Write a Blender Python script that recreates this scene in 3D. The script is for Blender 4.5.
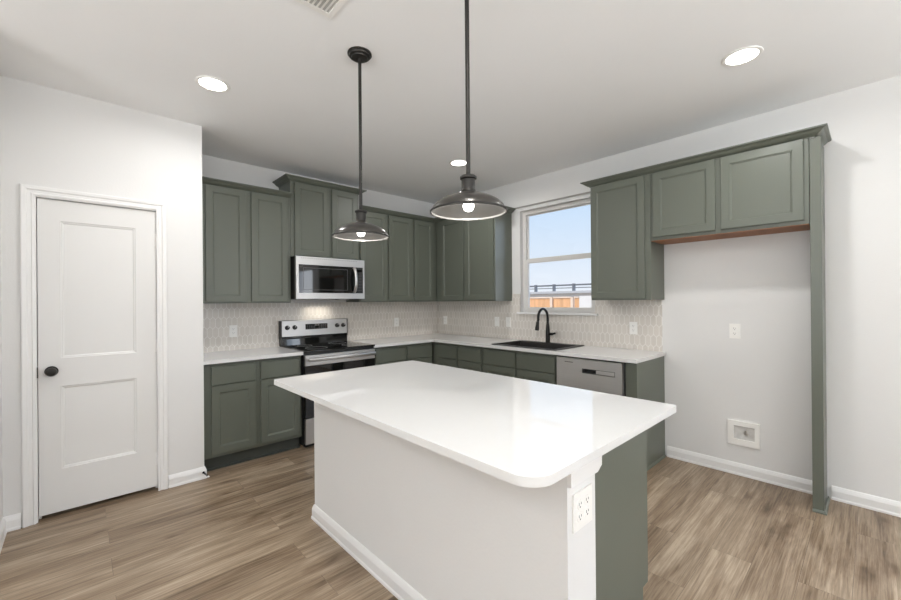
import bpy, bmesh, math, random
from mathutils import Vector, Matrix
random.seed(4)
S = bpy.context.scene
COL = S.collection
for o in list(bpy.data.objects): bpy.data.objects.remove(o)

# ------------------------------------------------------------------ camera
cam_d = bpy.data.cameras.new('camera'); cam = bpy.data.objects.new('camera', cam_d); COL.objects.link(cam)
yaw, pit, rol = math.radians(42.7583), math.radians(0.0595), math.radians(-0.4686)
F = Vector((math.sin(yaw)*math.cos(pit), math.cos(yaw)*math.cos(pit), math.sin(pit)))
R = Vector((math.cos(yaw), -math.sin(yaw), 0)); U = R.cross(F)
R2 = R*math.cos(rol)+U*math.sin(rol); U2 = -R*math.sin(rol)+U*math.cos(rol)
M = Matrix((R2, U2, -F)).transposed().to_4x4(); M.translation = Vector((-3.7759, -4.2611, 1.3777))
cam.matrix_world = M
cam_d.sensor_width = 36; cam_d.lens = 395.458/901*36
cam_d.shift_x = 4.6/901; cam_d.shift_y = 0.44/901
cam_d.clip_start = 0.03
S.camera = cam

# ------------------------------------------------------------------ exposure
S.view_settings.view_transform = 'Standard'; S.view_settings.look = 'None'
S.view_settings.gamma = 1; S.view_settings.use_curve_mapping = False
S.view_settings.exposure = 0.20
S.cycles.use_denoising = True
S.cycles.max_bounces = 12; S.cycles.diffuse_bounces = 8; S.cycles.glossy_bounces = 5; S.cycles.transparent_max_bounces = 12
S.cycles.sample_clamp_indirect = 6; S.cycles.caustics_reflective = False; S.cycles.caustics_refractive = False

# ------------------------------------------------------------------ world
W = bpy.data.worlds.new('world'); S.world = W; W.use_nodes = True
wn = W.node_tree.nodes; wl = W.node_tree.links; wn.clear()
tc = wn.new('ShaderNodeTexCoord'); sp = wn.new('ShaderNodeSeparateXYZ'); rp = wn.new('ShaderNodeValToRGB')
bg = wn.new('ShaderNodeBackground'); wo = wn.new('ShaderNodeOutputWorld')
wl.new(tc.outputs['Generated'], sp.inputs[0]); wl.new(sp.outputs['Z'], rp.inputs[0]); wl.new(rp.outputs[0], bg.inputs[0]); wl.new(bg.outputs[0], wo.inputs[0])
rp.color_ramp.elements[0].position = 0.0; rp.color_ramp.elements[0].color = (.88, .93, 1, 1)
rp.color_ramp.elements[1].position = 0.9; rp.color_ramp.elements[1].color = (.25, .48, .95, 1)
e = rp.color_ramp.elements.new(.22); e.color = (.62, .79, 1, 1)
# added brighter patch of sky on one side, feeding the cabinet side's reflection
vd = wn.new('ShaderNodeVectorMath'); vd.operation = 'DOT_PRODUCT'; vd.inputs[1].default_value = (.72, -.69, .1); wl.new(tc.outputs['Generated'], vd.inputs[0])
mr = wn.new('ShaderNodeMapRange'); mr.inputs[1].default_value = .70; mr.inputs[2].default_value = .93; mr.inputs[3].default_value = 0.88; mr.inputs[4].default_value = 4.2
wl.new(vd.outputs['Value'], mr.inputs[0]); wl.new(mr.outputs[0], bg.inputs[1])

# ------------------------------------------------------------------ sun, side daylight, and added fill at assumed windows
def add_light(name, kind, loc, energy, color=(1, 1, 1), rot=(0, 0, 0), parent=None, **kw):
    d = bpy.data.lights.new(name, kind); d.energy = energy; d.color = color
    for k, v in kw.items(): setattr(d, k, v)
    o = bpy.data.objects.new(name, d); COL.objects.link(o); o.location = loc; o.rotation_euler = rot
    if parent: o.parent = parent
    return o
sun = add_light('sun', 'SUN', (0, 0, 10), 3.2, (1, .95, .87), angle=.01)
sun.rotation_euler = Vector((.62, -.30, -.72)).to_track_quat('-Z', 'Y').to_euler()
XW_ = -7.6-.12
RW = [(-7.0, -5.4), (-4.7, -3.1), (-2.4, -.8)]       # assumed rear windows, x ranges
for a, b in RW:
    add_light('fill_rear', 'AREA', ((a+b)/2, -8.2, 1.35), 85, (.93, .97, 1), (math.radians(150), 0, 0), spread=math.radians(120), shape='RECTANGLE', size=b-a, size_y=1.6)  # added fill tilted up at the ceiling, no such source seen
add_light('fill_left', 'AREA', (XW_-.3, -4.3, 1.35), 150, (.93, .97, 1), (0, math.radians(-145), 0), spread=math.radians(125), shape='RECTANGLE', size=1.6, size_y=3.4)  # added fill aimed upward from an assumed far-left opening
add_light('daylight_side', 'AREA', (.25, -5.55, 1.2), 14, (.96, .98, 1), (0, math.radians(90), 0), shape='RECTANGLE', size=1.9, size_y=1.1)

# ------------------------------------------------------------------ materials
def nt(name):
    m = bpy.data.materials.new(name); m.use_nodes = True
    n = m.node_tree.nodes; return m, n, m.node_tree.links, n['Principled BSDF']
def mat(name, col, rough=.5, metal=0, spec=.5, bump=0, bscale=80, bdist=.002, var=0, vscale=3, coat=0, emit=None, es=0, stretch=None):
    m, n, l, b = nt(name)
    b.inputs['Base Color'].default_value = (*col, 1); b.inputs['Roughness'].default_value = rough
    b.inputs['Metallic'].default_value = metal; b.inputs['Specular IOR Level'].default_value = spec
    b.inputs['Coat Weight'].default_value = coat; b.inputs['Coat Roughness'].default_value = .08
    t = n.new('ShaderNodeTexCoord'); vec = t.outputs['Object']
    if stretch:
        mp = n.new('ShaderNodeMapping'); mp.inputs['Scale'].default_value = stretch; l.new(vec, mp.inputs[0]); vec = mp.outputs[0]
    nz = n.new('ShaderNodeTexNoise'); nz.inputs['Scale'].default_value = vscale; nz.inputs['Detail'].default_value = 4; l.new(vec, nz.inputs[0])
    v = var if var else .015
    mr = n.new('ShaderNodeMapRange'); mr.inputs[3].default_value = 1-v; mr.inputs[4].default_value = 1+v; l.new(nz.outputs[0], mr.inputs[0])
    vm = n.new('ShaderNodeVectorMath'); vm.operation = 'SCALE'; vm.inputs[0].default_value = col; l.new(mr.outputs[0], vm.inputs['Scale']); l.new(vm.outputs[0], b.inputs['Base Color'])
    if bump:
        nb = n.new('ShaderNodeTexNoise'); nb.inputs['Scale'].default_value = bscale; nb.inputs['Detail'].default_value = 3; l.new(vec, nb.inputs[0])
        bp = n.new('ShaderNodeBump'); bp.inputs['Strength'].default_value = bump; bp.inputs['Distance'].default_value = bdist
        l.new(nb.outputs[0], bp.inputs['Height']); l.new(bp.outputs[0], b.inputs['Normal'])
    if emit: b.inputs['Emission Color'].default_value = (*emit, 1); b.inputs['Emission Strength'].default_value = es
    return m
WALL = mat('wall_paint', (.735, .731, .720), .6, spec=.25, bump=.35, bscale=90, bdist=.0015)
CEIL = mat('ceiling_paint', (.86, .862, .862), .8, spec=.15, bump=.3, bscale=60, bdist=.0015)
TRIM = mat('trim_paint', (.80, .795, .785), .3, spec=.4)
DOORP = mat('door_paint', (.72, .715, .70), .32, spec=.4)
CAB = mat('sage_cabinet_paint', (.116, .127, .102), .36, spec=.5, var=.03, vscale=2)
CABD = mat('shade_darkened_toe_kick', (.055, .060, .052), .5)  # cabinet green darkened; recess shade put into the colour
QUARTZ = mat('white_quartz', (.72, .716, .707), .03, spec=.5, var=.012, vscale=40)
PLATE = mat('white_plastic', (.86, .85, .82), .35)
SLOT = mat('dark_slot', (.03, .03, .03), .6)
BLACKM = mat('matte_black_metal', (.018, .017, .016), .38, metal=.6)
BRONZE = mat('dark_bronze_metal', (.035, .033, .030), .42, metal=.7)
DOMEO = mat('pewter_dome_metal', (.10, .095, .088), .28, metal=.85)
DOMEI = mat('pale_dome_interior', (.10, .098, .094), .35, metal=.5)
RIMM = mat('polished_rim', (.75, .74, .72), .2, metal=.6)
STEEL = mat('brushed_steel', (.58, .57, .56), .34, metal=1, bump=.06, bscale=14, bdist=.001, stretch=(1, 1, 60), var=.04, vscale=6)
STEELL = mat('satin_steel', (.68, .67, .66), .5, metal=1, bump=.05, bscale=14, bdist=.001, stretch=(1, 1, 60), var=.06, vscale=4)
STEELD = mat('dark_steel', (.25, .245, .24), .3, metal=1)
GLASSB = mat('black_glass', (.006, .006, .006), .04, spec=.6)
BLACKP = mat('black_plastic', (.012, .012, .012), .35)
SINKM = mat('black_granite_sink', (.03, .028, .027), .42, bump=.3, bscale=300, bdist=.0005)
WOODU = mat('raw_wood_edge', (.30, .12, .045), .55, var=.25, vscale=8, stretch=(1, .15, 1))
VINYL = mat('pale_vinyl', (.68, .665, .64), .35)
FENCE = mat('cedar_fence', (.74, .42, .22), .75, var=.35, vscale=5, stretch=(1, 3, .2))
POST = mat('pale_post', (.75, .60, .48), .8, var=.1)
STUCCO = mat('white_stucco', (.72, .70, .68), .85, var=.06)
ROOFM = mat('grey_roofing', (.45, .46, .48), .8, var=.1)
RAILM = mat('grey_rail_metal', (.16, .17, .19), .5, metal=.4)
SAND = mat('sandy_ground', (.42, .34, .26), .95, var=.15, vscale=1.5)
LENS = mat('lit_lens', (1, 1, 1), .4, emit=(1, .97, .92), es=9)
BULB = mat('lit_bulb', (1, 1, 1), .3, emit=(1, .95, .88), es=14)
LCD = mat('clock_digits', (.5, .6, .6), .4, emit=(.6, .9, 1), es=.5)
GREYD = mat('dim_print', (.09, .09, .09), .5)
GREYP = mat('grey_print', (.35, .35, .35), .5)

def glass_mat():
    m, n, l, b = nt('window_glass'); n.remove(b)
    g = n.new('ShaderNodeBsdfGlossy'); g.inputs['Roughness'].default_value = .02
    t = n.new('ShaderNodeBsdfTransparent'); fr = n.new('ShaderNodeFresnel'); fr.inputs[0].default_value = 1.3
    mx = n.new('ShaderNodeMixShader'); l.new(fr.outputs[0], mx.inputs[0]); l.new(t.outputs[0], mx.inputs[1]); l.new(g.outputs[0], mx.inputs[2])
    l.new(mx.outputs[0], n['Material Output'].inputs[0]); return m
GLASS = glass_mat()

def floor_mat():
    m, n, l, b = nt('vinyl_plank')
    t = n.new('ShaderNodeTexCoord')
    br = n.new('ShaderNodeTexBrick'); br.offset = .37; br.offset_frequency = 2
    br.inputs['Color1'].default_value = (0, 0, 0, 1); br.inputs['Color2'].default_value = (1, 1, 1, 1); br.inputs['Mortar'].default_value = (.5, .5, .5, 1)
    br.inputs['Scale'].default_value = 1; br.inputs['Brick Width'].default_value = 1.22; br.inputs['Row Height'].default_value = .182
    br.inputs['Mortar Size'].default_value = .0011; br.inputs['Mortar Smooth'].default_value = 0
    l.new(t.outputs['Object'], br.inputs['Vector'])
    # each plank samples its own piece of grain
    sc = n.new('ShaderNodeVectorMath'); sc.operation = 'MULTIPLY'; sc.inputs[1].default_value = (37, 21, 13); l.new(br.outputs['Color'], sc.inputs[0])
    ad = n.new('ShaderNodeVectorMath'); ad.operation = 'ADD'; l.new(t.outputs['Object'], ad.inputs[0]); l.new(sc.outputs[0], ad.inputs[1])
    def noise(scale, st, det=4, dist=0, rough=.5):
        mp = n.new('ShaderNodeMapping'); mp.inputs['Scale'].default_value = st; l.new(ad.outputs[0], mp.inputs[0])
        z = n.new('ShaderNodeTexNoise'); z.inputs['Scale'].default_value = scale; z.inputs['Detail'].default_value = det
        z.inputs['Distortion'].default_value = dist; z.inputs['Roughness'].default_value = rough; l.new(mp.outputs[0], z.inputs[0]); return z.outputs[0]
    broad = noise(1.6, (.75, 5.0, 1), 4, 1.3)
    grain = noise(3, (.55, 24, 1), 8, 1.0, .66)
    fine = noise(9, (.8, 15, 1), 6, .3, .65)
    wv = n.new('ShaderNodeTexNoise'); wv.inputs['Scale'].default_value = 9; l.new(ad.outputs[0], wv.inputs[0])
    wa = n.new('ShaderNodeVectorMath'); wa.operation = 'MULTIPLY_ADD'; wa.inputs[1].default_value = (.16, .05, 0); l.new(wv.outputs['Color'], wa.inputs[0]); l.new(ad.outputs[0], wa.inputs[2])
    km = n.new('ShaderNodeMapping'); km.inputs['Scale'].default_value = (1.0, 3.4, 1); l.new(wa.outputs[0], km.inputs[0])
    kv = n.new('ShaderNodeTexVoronoi'); kv.voronoi_dimensions = '2D'; kv.inputs['Scale'].default_value = 1.0; l.new(km.outputs[0], kv.inputs[0]); knot = kv.outputs['Distance']
    def mth(op, a, c, k=None):
        q = n.new('ShaderNodeMath'); q.operation = op
        for i, x in enumerate((a, c, k)):
            if x is None: continue
            if isinstance(x, (int, float)): q.inputs[i].default_value = x
            else: l.new(x, q.inputs[i])
        return q.outputs[0]
    sepc = n.new('ShaderNodeSeparateColor'); l.new(br.outputs['Color'], sepc.inputs[0])
    v = mth('MULTIPLY_ADD', broad, .55, mth('MULTIPLY', grain, .62))
    v = mth('MULTIPLY_ADD', fine, .36, v)
    v = mth('MULTIPLY_ADD', sepc.outputs[0], .09, v)          # plank to plank tone
    r = n.new('ShaderNodeValToRGB'); l.new(v, r.inputs[0])
    cr = r.color_ramp; cr.elements[0].position = .57; cr.elements[0].color = (.085, .055, .032, 1)
    cr.elements[1].position = 1.08; cr.elements[1].color = (.46, .365, .265, 1)
    e = cr.elements.new(.73); e.color = (.215, .152, .098, 1)
    e = cr.elements.new(.86); e.color = (.315, .238, .165, 1)
    kr = n.new('ShaderNodeValToRGB'); l.new(knot, kr.inputs[0]); kr.color_ramp.elements[0].position = .02; kr.color_ramp.elements[0].color = (.42, .36, .31, 1)
    kr.color_ramp.elements[1].position = .16; kr.color_ramp.elements[1].color = (1, 1, 1, 1); e = kr.color_ramp.elements.new(.07); e.color = (.72, .68, .64, 1)
    mk = n.new('ShaderNodeMix'); mk.data_type = 'RGBA'; mk.blend_type = 'MULTIPLY'; mk.inputs[0].default_value = .9
    l.new(r.outputs[0], mk.inputs[6]); l.new(kr.outputs[0], mk.inputs[7])
    mo = n.new('ShaderNodeMix'); mo.data_type = 'RGBA'; mo.inputs[7].default_value = (.09, .065, .045, 1)
    l.new(mth('MULTIPLY', br.outputs['Fac'], .5), mo.inputs[0]); l.new(mk.outputs[2], mo.inputs[6]); l.new(mo.outputs[2], b.inputs['Base Color'])
    b.inputs['Roughness'].default_value = .38; b.inputs['Specular IOR Level'].default_value = .4
    bp = n.new('ShaderNodeBump'); bp.inputs['Strength'].default_value = .25; bp.inputs['Distance'].default_value = .001
    l.new(mth('SUBTRACT', grain, mth('MULTIPLY', br.outputs['Fac'], 1.0)), bp.inputs['Height']); l.new(bp.outputs[0], b.inputs['Normal'])
    return m
FLOOR = floor_mat()

def tile_mat(name, axis):       # elongated hexagon (picket) tiles, axis = the wall's horizontal direction
    m, n, l, b = nt(name)
    t = n.new('ShaderNodeTexCoord'); s = n.new('ShaderNodeSeparateXYZ'); l.new(t.outputs['Object'], s.inputs[0])
    h, z = s.outputs[axis], s.outputs['Z']
    w, Lh, sh = .047, .114, .066; P = Lh+sh
    def mth(op, a, c=None, k=None):
        q = n.new('ShaderNodeMath'); q.operation = op
        for i, x in enumerate((a, c, k)):
            if x is None: continue
            if isinstance(x, (int, float)): q.inputs[i].default_value = x
            else: l.new(x, q.inputs[i])
        return q.outputs[0]
    def lattice(ox, oz):
        a = mth('ADD', mth('DIVIDE', h, w), ox); c = mth('ADD', mth('DIVIDE', z, P), oz)
        fx = mth('MULTIPLY', mth('ABSOLUTE', mth('SUBTRACT', mth('FRACT', a), .5)), w)
        fz = mth('MULTIPLY', mth('ABSOLUTE', mth('SUBTRACT', mth('FRACT', c), .5)), P)
        d1 = mth('SUBTRACT', w/2, fx)
        k = (Lh-sh)/w
        d2 = mth('MULTIPLY', mth('SUBTRACT', mth('SUBTRACT', Lh/2, fz), mth('MULTIPLY', fx, k)), 1/math.sqrt(1+k*k))
        idn = mth('ADD', mth('MULTIPLY', mth('FLOOR', a), 7.13), mth('MULTIPLY', mth('FLOOR', c), 3.71+oz))
        return mth('MINIMUM', d1, d2), idn
    da, ia = lattice(0, 0); db, ib = lattice(.5, .5)
    d = mth('MAXIMUM', da, db); sel = mth('GREATER_THAN', da, db)
    idn = mth('ADD', mth('MULTIPLY', sel, ia), mth('MULTIPLY', mth('SUBTRACT', 1, sel), ib))
    wnz = n.new('ShaderNodeTexWhiteNoise'); wnz.noise_dimensions = '1D'; l.new(idn, wnz.inputs['W'])
    nz = n.new('ShaderNodeTexNoise'); nz.inputs['Scale'].default_value = 22; l.new(t.outputs['Object'], nz.inputs[0])
    tone = mth('ADD', mth('MULTIPLY', wnz.outputs[0], .6), mth('MULTIPLY', nz.outputs[0], .4))
    mc = n.new('ShaderNodeMix'); mc.data_type = 'RGBA'; l.new(tone, mc.inputs[0]); mc.inputs[6].default_value = (.60, .56, .51, 1); mc.inputs[7].default_value = (.69, .645, .59, 1)
    g = n.new('ShaderNodeMapRange'); g.inputs[1].default_value = .0012; g.inputs[2].default_value = .0028; l.new(d, g.inputs[0])
    mg = n.new('ShaderNodeMix'); mg.data_type = 'RGBA'; l.new(g.outputs[0], mg.inputs[0]); mg.inputs[6].default_value = (.80, .775, .74, 1); l.new(mc.outputs[2], mg.inputs[7])
    l.new(mg.outputs[2], b.inputs['Base Color'])
    rr = n.new('ShaderNodeMapRange'); rr.inputs[3].default_value = .6; rr.inputs[4].default_value = .16; l.new(g.outputs[0], rr.inputs[0]); l.new(rr.outputs[0], b.inputs['Roughness'])
    hg = n.new('ShaderNodeMapRange'); hg.inputs[1].default_value = 0; hg.inputs[2].default_value = .006; l.new(d, hg.inputs[0])
    hh = mth('ADD', hg.outputs[0], mth('MULTIPLY', nz.outputs[0], .8))
    bp = n.new('ShaderNodeBump'); bp.inputs['Strength'].default_value = .5; bp.inputs['Distance'].default_value = .002; l.new(hh, bp.inputs['Height']); l.new(bp.outputs[0], b.inputs['Normal'])
    return m
TILEX = tile_mat('picket_tile_range_wall', 'X'); TILEY = tile_mat('picket_tile_window_wall', 'Y')

# ------------------------------------------------------------------ mesh helpers (world coordinates unless a root is given)
def wloc(o):
    v = Vector((0, 0, 0))
    while o is not None: v += o.location; o = o.parent
    return v
def fin(name, bm, m, parent=None, smooth=False, loc=None):
    """link bm (verts in world coordinates) as one object; top-level objects get their origin at loc"""
    bmesh.ops.recalc_face_normals(bm, faces=bm.faces)
    off = wloc(parent) if parent else Vector(loc or (0, 0, 0))
    for v in bm.verts: v.co -= off
    me = bpy.data.meshes.new(name); bm.to_mesh(me); bm.free()
    ms = m if isinstance(m, (list, tuple)) else [m]
    for k in ms: me.materials.append(k)
    if smooth:
        for p in me.polygons: p.use_smooth = True
        if hasattr(me, 'set_sharp_from_angle'): me.set_sharp_from_angle(angle=math.radians(35))
    o = bpy.data.objects.new(name, me); COL.objects.link(o)
    if parent: o.parent = parent
    else: o.location = off
    return o
def tag(o, label=None, cat=None, group=None, kind=None):
    for k, v in (('label', label), ('category', cat), ('group', group), ('kind', kind)):
        if v: o[k] = v
    return o
def struct(name, bm, m, **kw): return tag(fin(name, bm, m, **kw), kind='structure')
def root(name, loc, label, cat, group=None):
    o = bpy.data.objects.new(name, None); COL.objects.link(o); o.location = loc; o.empty_display_size = .1
    return tag(o, label, cat, group)
def box(bm, x0, x1, y0, y1, z0, z1, bev=0, seg=2, mi=0):
    v = [bm.verts.new((x, y, z)) for x in (x0, x1) for y in (y0, y1) for z in (z0, z1)]
    fs = [bm.faces.new([v[i] for i in q]) for q in ((0, 1, 3, 2), (4, 6, 7, 5), (0, 4, 5, 1), (2, 3, 7, 6), (0, 2, 6, 4), (1, 5, 7, 3))]
    for f in fs: f.material_index = mi
    if bev:
        es = list({e for f in fs for e in f.edges})
        bmesh.ops.bevel(bm, geom=es, offset=bev, segments=seg, affect='EDGES', profile=.5, clamp_overlap=True)
    return bm
def B(*a, **k): return box(bmesh.new(), *a, **k)
def boxes(*L, bev=0):
    bm = bmesh.new()
    for q in L: box(bm, *q, bev=bev)
    return bm
def cyl(bm, p0, p1, r0, r1=None, n=24, caps=True):
    r1 = r0 if r1 is None else r1; p0, p1 = Vector(p0), Vector(p1); d = (p1-p0).normalized()
    a = d.orthogonal().normalized(); b = d.cross(a)
    A = [bm.verts.new(p0+(a*math.cos(t)+b*math.sin(t))*r0) for t in [2*math.pi*i/n for i in range(n)]]
    Bv = [bm.verts.new(p1+(a*math.cos(t)+b*math.sin(t))*r1) for t in [2*math.pi*i/n for i in range(n)]]
    for i in range(n): bm.faces.new((A[i], A[(i+1) % n], Bv[(i+1) % n], Bv[i]))
    if caps: bm.faces.new(A[::-1]); bm.faces.new(Bv)
    return bm
def lathe(bm, prof, c=(0, 0, 0), n=48, axis='z'):
    """prof: list of (r, h); r=0 ends close to a point"""
    c = Vector(c); rings = []
    for r, h in prof:
        if r < 1e-6:
            p = {'z': (0, 0, h), 'y': (0, h, 0), 'x': (h, 0, 0)}[axis]; rings.append([bm.verts.new(c+Vector(p))]); continue
        ring = []
        for i in range(n):
            t = 2*math.pi*i/n; u, v = r*math.cos(t), r*math.sin(t)
            p = {'z': (u, v, h), 'y': (u, h, v), 'x': (h, u, v)}[axis]; ring.append(bm.verts.new(c+Vector(p)))
        rings.append(ring)
    for a, b in zip(rings, rings[1:]):
        for i in range(n):
            j = (i+1) % n
            if len(a) == 1: bm.faces.new((a[0], b[j], b[i]))
            elif len(b) == 1: bm.faces.new((a[i], a[j], b[0]))
            else: bm.faces.new((a[i], a[j], b[j], b[i]))
    return bm
def tube(bm, pts, rad, n=16):
    pts = [Vector(p) for p in pts]; rad = rad if isinstance(rad, (list, tuple)) else [rad]*len(pts)
    ref = None; rings = []
    for i, p in enumerate(pts):
        d = (pts[min(i+1, len(pts)-1)]-pts[max(i-1, 0)]).normalized()
        a = (ref-d*ref.dot(d)).normalized() if ref is not None else d.orthogonal().normalized()
        ref = a; b = d.cross(a)
        rings.append([bm.verts.new(p+(a*math.cos(t)+b*math.sin(t))*rad[i]) for t in [2*math.pi*k/n for k in range(n)]])
    for A, C in zip(rings, rings[1:]):
        for i in range(n): bm.faces.new((A[i], A[(i+1) % n], C[(i+1) % n], C[i]))
    bm.faces.new(rings[0][::-1]); bm.faces.new(rings[-1]); return bm
def prism(bm, outline, h0, h1, axis='z', bev=0, seg=2):
    """outline in the plane across axis: z -> (x,y), y -> (x,z), x -> (y,z)"""
    P = {'z': lambda a, b, h: (a, b, h), 'y': lambda a, b, h: (a, h, b), 'x': lambda a, b, h: (h, a, b)}[axis]
    A = [bm.verts.new(P(a, b, h0)) for a, b in outline]; C = [bm.verts.new(P(a, b, h1)) for a, b in outline]
    n = len(A); f0 = bm.faces.new(A[::-1]); f1 = bm.faces.new(C)
    for i in range(n): bm.faces.new((A[i], A[(i+1) % n], C[(i+1) % n], C[i]))
    if bev: bmesh.ops.bevel(bm, geom=list(f0.edges)+list(f1.edges), offset=bev, segments=seg, affect='EDGES')
    return bm
def cells(xs, ys, h0, h1, empty, axis='z'):
    """slab with rectangular holes as one closed mesh"""
    bm = bmesh.new(); P = {'z': lambda a, b, h: (a, b, h), 'y': lambda a, b, h: (a, h, b), 'x': lambda a, b, h: (h, a, b)}[axis]
    V = {}
    def vt(i, j, k):
        if (i, j, k) not in V: V[(i, j, k)] = bm.verts.new(P(xs[i], ys[j], (h0, h1)[k]))
        return V[(i, j, k)]
    nx, ny = len(xs)-1, len(ys)-1
    full = lambda i, j: 0 <= i < nx and 0 <= j < ny and (i, j) not in empty
    for i in range(nx):
        for j in range(ny):
            if not full(i, j): continue
            for k in (0, 1): bm.faces.new([vt(i, j, k), vt(i+1, j, k), vt(i+1, j+1, k), vt(i, j+1, k)])
            for (di, dj, a, b) in ((-1, 0, (i, j), (i, j+1)), (1, 0, (i+1, j), (i+1, j+1)), (0, -1, (i, j), (i+1, j)), (0, 1, (i, j+1), (i+1, j+1))):
                if not full(i+di, j+dj): bm.faces.new([vt(*a, 0), vt(*b, 0), vt(*b, 1), vt(*a, 1)])
    return bm
def bev_all(bm, off, ang=30, seg=2):
    es = [e for e in bm.edges if len(e.link_faces) == 2 and e.calc_face_angle(0) > math.radians(ang)]
    bmesh.ops.bevel(bm, geom=es, offset=off, segments=seg, affect='EDGES', clamp_overlap=True); return bm

# a panel on a wall face.  face 'R' = range wall (front towards -y), 'W' = window wall (front towards -x), 'E' = front towards +x, 'P' = pantry wall like 'R'
def fmap(face, d0):
    if face in 'RP': return lambda u, z, d: (u, -(d0+d), z)
    if face == 'W': return lambda u, z, d: (-(d0+d), u, z)
    return lambda u, z, d: (d0+d, u, z)
def ring_panel(bm, face, u0, u1, z0, z1, d0, th, rings=(), side=.0015):
    """rings: list of (inset, depth below the front)"""
    f = fmap(face, d0); L = [(0, th*1.0, True), (0, side, False), (side, 0, False)]+[(i, d, False) for i, d in rings]
    prev = None
    for k, (ins, dep, back) in enumerate(L):
        d = 0 if back else th-dep
        q = [bm.verts.new(f(u, z, d)) for u, z in ((u0+ins, z0+ins), (u1-ins, z0+ins), (u1-ins, z1-ins), (u0+ins, z1-ins))]
        if prev is None: bm.faces.new(q[::-1])
        else:
            for i in range(4): bm.faces.new((prev[i], prev[(i+1) % 4], q[(i+1) % 4], q[i]))
        prev = q
    bm.faces.new(prev); return bm
SHAKER = lambda r: [(r, 0), (r+.003, .005), (r+.007, .0055), (r+.011, .0095)]
def shaker(face, u0, u1, z0, z1, d0, th=.020, r=.055): return ring_panel(bmesh.new(), face, min(u0, u1), max(u0, u1), z0, z1, d0, th, SHAKER(r))
def slabf(face, u0, u1, z0, z1, d0, th=.020): return ring_panel(bmesh.new(), face, min(u0, u1), max(u0, u1), z0, z1, d0, th, side=.003)

def sweep(path, prof, z0, closed_ends=True):
    """sweep profile (out, up) along an xy path; outward is to the right of travel"""
    bm = bmesh.new(); P = [Vector(p) for p in path]; rings = []
    for i, p in enumerate(P):
        def nrm(a, b): d = (b-a).normalized(); return Vector((d.y, -d.x))
        if i == 0: n = nrm(P[0], P[1])
        elif i == len(P)-1: n = nrm(P[-2], P[-1])
        else:
            n1, n2 = nrm(P[i-1], p), nrm(p, P[i+1]); n = (n1+n2)/(1+n1.dot(n2))
        rings.append([bm.verts.new((p.x+n.x*o, p.y+n.y*o, z0+h)) for o, h in prof])
    k = len(prof)
    for A, C in zip(rings, rings[1:]):
        for i in range(k): bm.faces.new((A[i], A[(i+1) % k], C[(i+1) % k], C[i]))
    bm.faces.new(rings[0]); bm.faces.new(rings[-1][::-1]); return bm

# ------------------------------------------------------------------ room shell
H = 2.767
T = .12
XL, XE, D = -4.126, -3.066, .679
XW, YB, YH = -7.6, -8.0, -1.3
struct('floor', B(XW-T, T, YB-T, T, -.1, 0), FLOOR)
struct('ceiling', B(XW-T, T, YB-T, T, H, H+.12), CEIL)
struct('wall_range', B(XE-.0, T, 0, T, 0, H), WALL)
WY0, WY1, WZ0, WZ1 = -2.375, -1.462, 1.240, 2.413      # kitchen window opening
struct('wall_window', cells([YB, -6.1, -5.0, WY0, WY1, 0], [0, .25, WZ0, 2.15, WZ1, H], 0, T, {(1, 1), (1, 2), (3, 2), (3, 3)}, 'x'), WALL)
DX0, DX1, DZ = -3.974, -3.362, 2.052                    # pantry door opening
struct('wall_pantry', cells([XL, DX0-.02, DX1+.02, XE], [0, DZ+.02, H], -D, -D+.115, {(1, 0)}, 'y'), WALL)
struct('wall_pantry_side', B(XE-.115, XE, -D+.115, T, 0, H), WALL)
struct('wall_left', B(XL-.115, XL, YH, T, 0, H), WALL)
struct('wall_pantry_back', B(XL, XE-.115, 0, T, 0, H), WALL)
struct('wall_hall', B(XW, XL-.115, YH, YH+.115, 0, H), WALL)
struct('wall_far_left', cells([YB, -6.0, -2.6, YH+.115], [0, .5, 2.2, H], XW-T, XW, {(1, 1)}, 'x'), WALL)
xs = [XW-T]+[v for a in RW for v in a]+[T]
struct('wall_rear', cells(xs, [0, .5, 2.2, H], YB-T, YB, {(1, 1), (3, 1), (5, 1)}, 'y'), WALL)

BB = [(0, 0), (.018, 0), (.018, .012), (.014, .02), (.014, .062), (.010, .076), (.005, .088), (0, .092)]
struct('baseboard_pantry', sweep([(XL, -D), (DX0-.078, -D)], BB, 0), TRIM)
struct('baseboard_pantry_corner', sweep([(DX1+.063, -D), (XE, -D), (XE, -D+.055)], BB, 0), TRIM)
struct('baseboard_left', sweep([(XL, YH), (XL, -D)], BB, 0), TRIM)
struct('baseboard_window_side', sweep([(0, -3.026), (0, -3.982)], BB, 0), TRIM)
struct('baseboard_window_far', sweep([(0, -4.058), (0, YB)], BB, 0), TRIM)

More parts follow.
